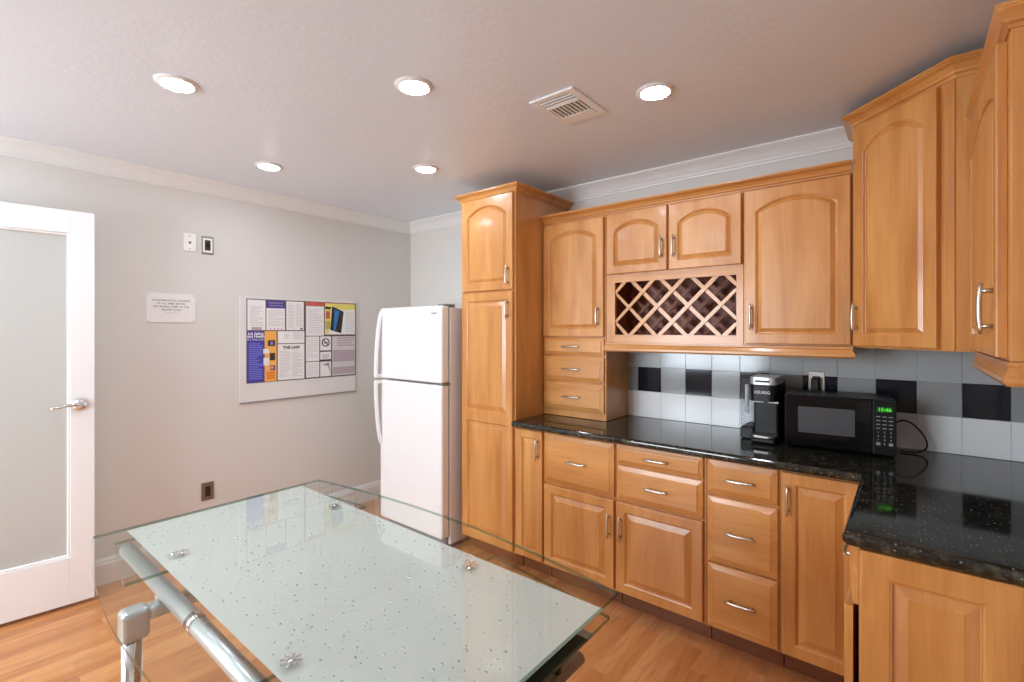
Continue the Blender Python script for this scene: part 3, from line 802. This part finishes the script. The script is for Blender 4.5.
pr(1.654, 1.855, fz(.535), fz(.385), 'paper'); lines(1.70, 1.74, fz(.50), fz(.42), 'ltext'); lines(1.765, 1.845, fz(.50), fz(.40), 'ltext')
pr(1.654, 1.855, fz(.990), fz(.545), 'paper'); mb.text('THE LAW', .030, (XL+L3, 1.755, fz(.590)), (0, 1, 0), (0, 0, 1), 'ink', bold=.0012)
lines(1.668, 1.745, fz(.96), fz(.63), 'ltext'); lines(1.76, 1.842, fz(.96), fz(.63), 'ltext')
pr(1.862, 2.018, fz(.055), fz(.004), 'red', L2); pr(1.868, 2.015, fz(.445), fz(.06), 'paper'); lines(1.885, 2.0, fz(.42), fz(.10), 'ltext', .014)
pr(1.868, 1.976, fz(.775), fz(.455), 'paper'); lines(1.88, 1.965, fz(.74), fz(.48), 'ltext', .014)
pr(1.868, 1.976, fz(.985), fz(.785), 'paper'); lines(1.88, 1.965, fz(.96), fz(.81), 'ltext', .014)
pr(1.984, 2.076, fz(.640), fz(.455), 'paper')
# no smoking roundel
def ring(yc, zc_, r0, r1, L, m, n=28):
    A_ = mb.verts([(XL+L, yc+math.cos(2*math.pi*k/n)*r0, zc_+math.sin(2*math.pi*k/n)*r0) for k in range(n)])
    B_ = mb.verts([(XL+L, yc+math.cos(2*math.pi*k/n)*r1, zc_+math.sin(2*math.pi*k/n)*r1) for k in range(n)])
    for k in range(n): mb.face((A_[k], A_[(k+1) % n], B_[(k+1) % n], B_[k]), m)
ring(2.030, fz(.535), .025, .034, L2, 'ink')
c0 = (2.030, fz(.535)); a = math.radians(-45)
for off, ln, wd, an, L in ((0, .028, .004, -45, L3), (-.003, .018, .0035, 8, L2)):
    ca_, sa_ = math.cos(math.radians(an)), math.sin(math.radians(an)); P_ = []
    for sx, sy in ((-1, -1), (1, -1), (1, 1), (-1, 1)): P_.append((XL+L, c0[0]+sx*ln*ca_-sy*wd*sa_, c0[1]+off+sx*ln*sa_+sy*wd*ca_))
    mb.quadp(P_, 'ink')
pr(1.984, 2.076, fz(.770), fz(.660), 'paper'); pr(2.0, 2.06, fz(.75), fz(.69), 'ltext', L2); pr(1.984, 2.076, fz(.775), fz(.76), 'ink', L2)
pr(1.984, 2.076, fz(.985), fz(.790), 'paper'); mb.quadp([(XL+L2, 2.0, fz(.83)), (XL+L2, 2.050, fz(.85)), (XL+L2, 2.076, fz(.97)), (XL+L2, 2.058, fz(.80)), ], 'grey')
pr(2.020, 2.294, fz(.012), fz(.004), 'red', L2); pr(2.024, 2.292, fz(.430), fz(.014), 'paper'); pr(2.024, 2.292, fz(.09), fz(.016), 'yellow', L2); pr(2.026, 2.075, fz(.27), fz(.06), 'yellow', L2)
pr(2.032, 2.066, fz(.22), fz(.12), 'red', L3); pr(2.028, 2.070, fz(.36), fz(.25), 'olive', L3); pr(2.030, 2.06, fz(.42), fz(.37), 'yellow', L3)
mb.quadp([(XL+L3, 2.070, fz(.37)), (XL+L3, 2.165, fz(.415)), (XL+L3, 2.188, fz(.12)), (XL+L3, 2.085, fz(.05))], 'ink')
mb.quadp([(XL+L3+.0003, 2.098, fz(.37)), (XL+L3+.0003, 2.114, fz(.375)), (XL+L3+.0003, 2.150, fz(.12)), (XL+L3+.0003, 2.108, fz(.09))], 'skyblue')
lines(2.20, 2.285, fz(.41), fz(.13), 'ltext', .014)
pr(2.086, 2.292, fz(.985), fz(.455), 'ltext'); pr(2.092, 2.288, fz(.80), fz(.64), 'mauve', L2); pr(2.092, 2.288, fz(.965), fz(.87), 'mauve', L2); lines(2.13, 2.286, fz(.62), fz(.47), 'mauve', .02, .011)
mb.build('poster_sheet', None, t, recalc=False)

# ---------------------------------------------------------------- ceiling: recessed lights and air vent
lights = [(-2.248, .643, 'recessed ceiling light, nearest the glazed door'), (-1.535, 1.253, 'recessed ceiling light above the middle of the table, left of the air vent'),
          (-.805, 1.909, 'recessed ceiling light right of the air vent, nearest the wall cabinets'), (-2.952, 1.314, 'recessed ceiling light closest to the left wall moulding'),
          (-2.261, 1.937, 'recessed ceiling light nearest the refrigerator and pantry'),
          (-1.54, -.06, 'recessed ceiling light overhead, out of the photo behind the table'),
          (-2.96, -.04, 'recessed ceiling light over the glazed door hinge'), (-2.25, -.75, 'recessed ceiling light in the rear left of the room')]
root = thing('recessed_light', 'round ' + lights[0][2], 'ceiling light', (0, 0, ZC), 'recessed lights in the ceiling')
MB().lathe((0, 0, ZC), [(.058, -.0095), (.061, -.0105), (.064, -.0095), (.075, -.004), (.077, -.0005), (.056, -.0005), (.058, -.0095)], 'ring', n=40).build('trim_ring', None, root, recalc=True)
MB().lathe((0, 0, ZC), [(0, -.016), (.025, -.015), (.045, -.012), (.0575, -.007), (.0575, -.001), (0, -.001)], 'lens', n=40).build('lens', None, root)
for i, (x, y, lb) in enumerate(lights):
    o = root if i == 0 else copy_tree(root)
    o.location = (x, y, ZC); o['label'] = 'round white ' + lb

t = thing('air_vent', 'square white louvred air vent in the ceiling between the round lights', 'vent', (-1.15, 1.80, ZC))
vx, vy = -1.150, 1.797; hv = .150
# vent is square with the walls
mb = MB(); vz = ZC-.0006
x0, x1, y0, y1 = -1.262, -1.045, 1.655, 1.945
bw = .030
for a in ((x0, x1, y0, y0+bw), (x0, x1, y1-bw, y1), (x0, x0+bw, y0+bw, y1-bw), (x1-bw, x1, y0+bw, y1-bw)): mb.box(*a, vz-.008, vz, 'white', .002)
mb.build('frame', None, t)
MB().box(x0+bw, x1-bw, y0+bw, y1-bw, vz-.0015, vz, 'dark').build('duct_opening', None, t)
ix0, ix1, iy0, iy1 = x0+bw, x1-bw, y0+bw, y1-bw
mb = MB()
def louvre_x(y, x0, x1, tilt):
    mb.quadp([(x0, y-.007, vz-.009), (x1, y-.007, vz-.009), (x1, y+.007, vz-.009+tilt), (x0, y+.007, vz-.009+tilt)], 'white')
    mb.box(x0, x1, y-.008, y-.0055, vz-.0095, vz-.002, 'white')
def louvre_y(x, y0, y1):
    mb.box(x-.0035, x+.0035, y0, y1, vz-.0095, vz-.002, 'white')
ym = iy0+(iy1-iy0)*.30; y2 = iy0+(iy1-iy0)*.78
for k in range(3): louvre_x(iy0+.018+k*.022, ix0, ix1, .004)
mb.box(ix0, ix1, ym-.004, ym+.004, vz-.010, vz-.002, 'white')
n_ = 8
for k in range(n_): louvre_y(ix0+(ix1-ix0)*(k+.5)/n_, ym, y2)
mb.box(ix0, ix1, y2, iy1, vz-.010, vz-.002, 'white')
mb.build('louvres', None, t)

# ---------------------------------------------------------------- extending glass table
ZT = .757
t = thing('glass_dining_table', 'glass extending dining table with frosted centre band and chrome legs', 'table', (-1.375, .775, 0))
xl, xr = -2.148, -.602
def bow(u, s_, half, b): return .775 + s_*(half + b*(1-(2*u-1)**2))
N = 24
outline = [(xl+(xr-xl)*i/N, bow(i/N, -1, .405, .085)) for i in range(N+1)] + [(xr-(xr-xl)*i/N, bow(1-i/N, 1, .408, .072)) for i in range(N+1)]
top = MB().prism(outline, ZT-.010, ZT, 'glass', 'glassedge').build('tabletop', None, t)
# frosted band printed on the underside, sits just under the glass
MB().box(xl+.001, xr-.001, .463, 1.104, ZT-.0116, ZT-.0104, 'frost').build('frosted_panel', None, top)
# raised droplet pattern
mb = MB(); rd = random.Random(3)
cnt = 0
placed = []
while cnt < 640:
    x = rd.uniform(xl+.05, xr-.02); y = rd.uniform(.48, 1.09)
    if any((x-a)**2+(y-b)**2 < .014**2 for a, b in placed): continue
    placed.append((x, y)); cnt += 1
    r = rd.choice([.0026, .0032, .004, .0052])
    el = rd.uniform(.6, 1.0)
    rings = []
    n6 = 8
    R0 = mb.verts([(x+math.cos(2*math.pi*k/n6)*r, y+math.sin(2*math.pi*k/n6)*r*el, ZT+.0001) for k in range(n6)])
    R1 = mb.verts([(x+math.cos(2*math.pi*k/n6)*r*.7, y+math.sin(2*math.pi*k/n6)*r*.7*el, ZT+r*.28) for k in range(n6)])
    cpt = mb.bm.verts.new((x, y, ZT+r*.4))
    for k in range(n6):
        mb.face((R0[k], R0[(k+1) % n6], R1[(k+1) % n6], R1[k]), 'drop', True); mb.face((R1[k], R1[(k+1) % n6], cpt), 'drop', True)
mb.build('droplet_pattern', None, top, kind='stuff', recalc=False)
# chrome flower discs that hold the top
for (x, y) in ((-1.78, .518), (-1.016, .498), (-1.017, 1.040), (-1.78, 1.047)):
    mb = MB()
    mb.lathe((x, y, 0), [(0, ZT+.0014), (.006, ZT+.0014), (.007, ZT+.0004), (0, ZT+.0004)], 'chrome', n=20)
    for k in range(8):
        a0 = 2*math.pi*(k-.27)/8; a1 = 2*math.pi*(k+.27)/8; am = (a0+a1)/2
        P = lambda a, r, z: (x+math.cos(a)*r, y+math.sin(a)*r, z)
        lo = mb.verts([P(a0, .007, ZT+.0004), P(a0, .021, ZT+.0004), P(am, .0235, ZT+.0004), P(a1, .021, ZT+.0004), P(a1, .007, ZT+.0004)])
        hi = mb.verts([P(a0, .007, ZT+.0010), P(a0, .021, ZT+.0008), P(am, .0230, ZT+.0018), P(a1, .021, ZT+.0008), P(a1, .007, ZT+.0010)])
        mb.face(hi, 'chrome')
        for q_ in range(5): mb.face((lo[q_], lo[(q_+1) % 5], hi[(q_+1) % 5], hi[q_]), 'chrome')
    mb.build('support_disc', None, t)
    MB().lathe((x, y, 0), [(0, .7245), (.020, .7245), (.020, ZT-.0122), (0, ZT-.0122)], 'chrome', n=20).build('support_post', None, t)
# extension leaves stored just below the top
def leaf(a, b):
    NN = 8
    def yy(x, s_): return bow((x-xl)/(xr-xl), s_, .347, .075)
    pts = [(a+(b-a)*i/NN, yy(a+(b-a)*i/NN, -1)) for i in range(NN+1)]+[(b-(b-a)*i/NN, yy(b-(b-a)*i/NN, 1)) for i in range(NN+1)]
    return MB().prism(pts, .714, .724, 'glass', 'glassedge').build('extension_leaf', None, t)
l1 = leaf(-2.122, -1.757); MB().box(-2.120, -1.759, .50, 1.06, .7126, .7136, 'frost').build('frosted_panel', None, l1)
l2 = leaf(-1.05, -.594)
MB().box(-1.048, -.596, .50, 1.018, .7126, .7136, 'leafdark').box(-1.048, -.596, 1.0185, 1.046, .7126, .7136, 'frost').build('frosted_panel', None, l2)
# rails, cross arms, legs
for y in (.457, 1.093):
    MB().tube([(-2.120, y, .6895), (-.70, y, .6895)], .0225, 'satin', n=24).build('rail', None, t)
    MB().tube([(-1.465, y, .6895), (-1.425, y, .6895)], .0245, 'chrome', n=24).build('clamp_ring', None, t)
for x in (-1.735, -1.015):
    MB().box(x-.026, x+.026, .42, 1.13, .610, .648, 'satin', bev=.012, seg=3).build('cross_arm', None, t)
    for y in (.385, 1.165):
        s_ = 1 if y < .7 else -1
        MB().box(x-.030, x+.030, min(y-.030*s_, y+.040*s_), max(y-.030*s_, y+.040*s_), .565, .656, 'satin', bev=.016, seg=4).build('corner_joint', None, t)
        MB().box(x-.018, x+.018, (.457 if y < .7 else 1.093)-.014, (.457 if y < .7 else 1.093)+.014, .6485, .6665, 'satin', bev=.004).build('saddle', None, t)
        lg = MB().tube([(x, y, .002), (x, y, .5645)], .025, 'chrome', n=24).build('leg', None, t)
        MB().lathe((x, y, 0), [(0, 0.0004), (.027, .0004), (.029, .004), (.028, .018), (.0255, .018)], 'black', n=20).build('foot', None, lg)
x = -.668
MB().tube([(x, .46, .600), (x, 1.095, .600)], .016, 'bronze', n=18).build('end_bar', None, t)
for y in (.56, .99):
    MB().tube([(x, y, .6175), (x, y, .640)], .010, 'black', n=14).box(x-.05, x+.012, y-.012, y+.012, .640, .6655, 'black', bev=.004).build('bracket', None, t)

# ---------------------------------------------------------------- light and camera
w = bpy.data.worlds.new('fill_daylight'); bpy.context.scene.world = w; w.use_nodes = True
bg = w.node_tree.nodes['Background']; bg.inputs[0].default_value = (.80, .90, 1, 1); bg.inputs[1].default_value = 20.0  # sky set strong as fill through the added rear window
la = bpy.data.lights.new('fill_window_portal', 'AREA'); la.shape = 'RECTANGLE'; la.size = wx1-wx0; la.size_y = wz1-wz0
la.cycles.is_portal = True
po = bpy.data.objects.new('fill_window_portal', la); C.objects.link(po); po.location = ((wx0+wx1)/2, YF-.11, (wz0+wz1)/2); po.rotation_euler = (math.radians(90), 0, 0)

cam = bpy.data.cameras.new('camera'); co = bpy.data.objects.new('camera', cam); C.objects.link(co)
cam.sensor_width = 36; cam.lens = 36*483.95/1024; cam.shift_y = -(341-330.43)/1024; cam.clip_start = .02
co.location = (0, 0, 1.458); co.rotation_euler = (math.pi/2, 0, .68656)
sc = bpy.context.scene; sc.camera = co
sc.view_settings.view_transform = 'Standard'; sc.view_settings.look = 'None'; sc.view_settings.gamma = 1
sc.view_settings.use_curve_mapping = False; sc.view_settings.exposure = 0.2
sc.cycles.use_denoising = True; sc.cycles.max_bounces = 10; sc.cycles.diffuse_bounces = 6; sc.cycles.glossy_bounces = 5
sc.cycles.transparent_max_bounces = 16; sc.cycles.sample_clamp_indirect = 6; sc.cycles.caustics_reflective = False
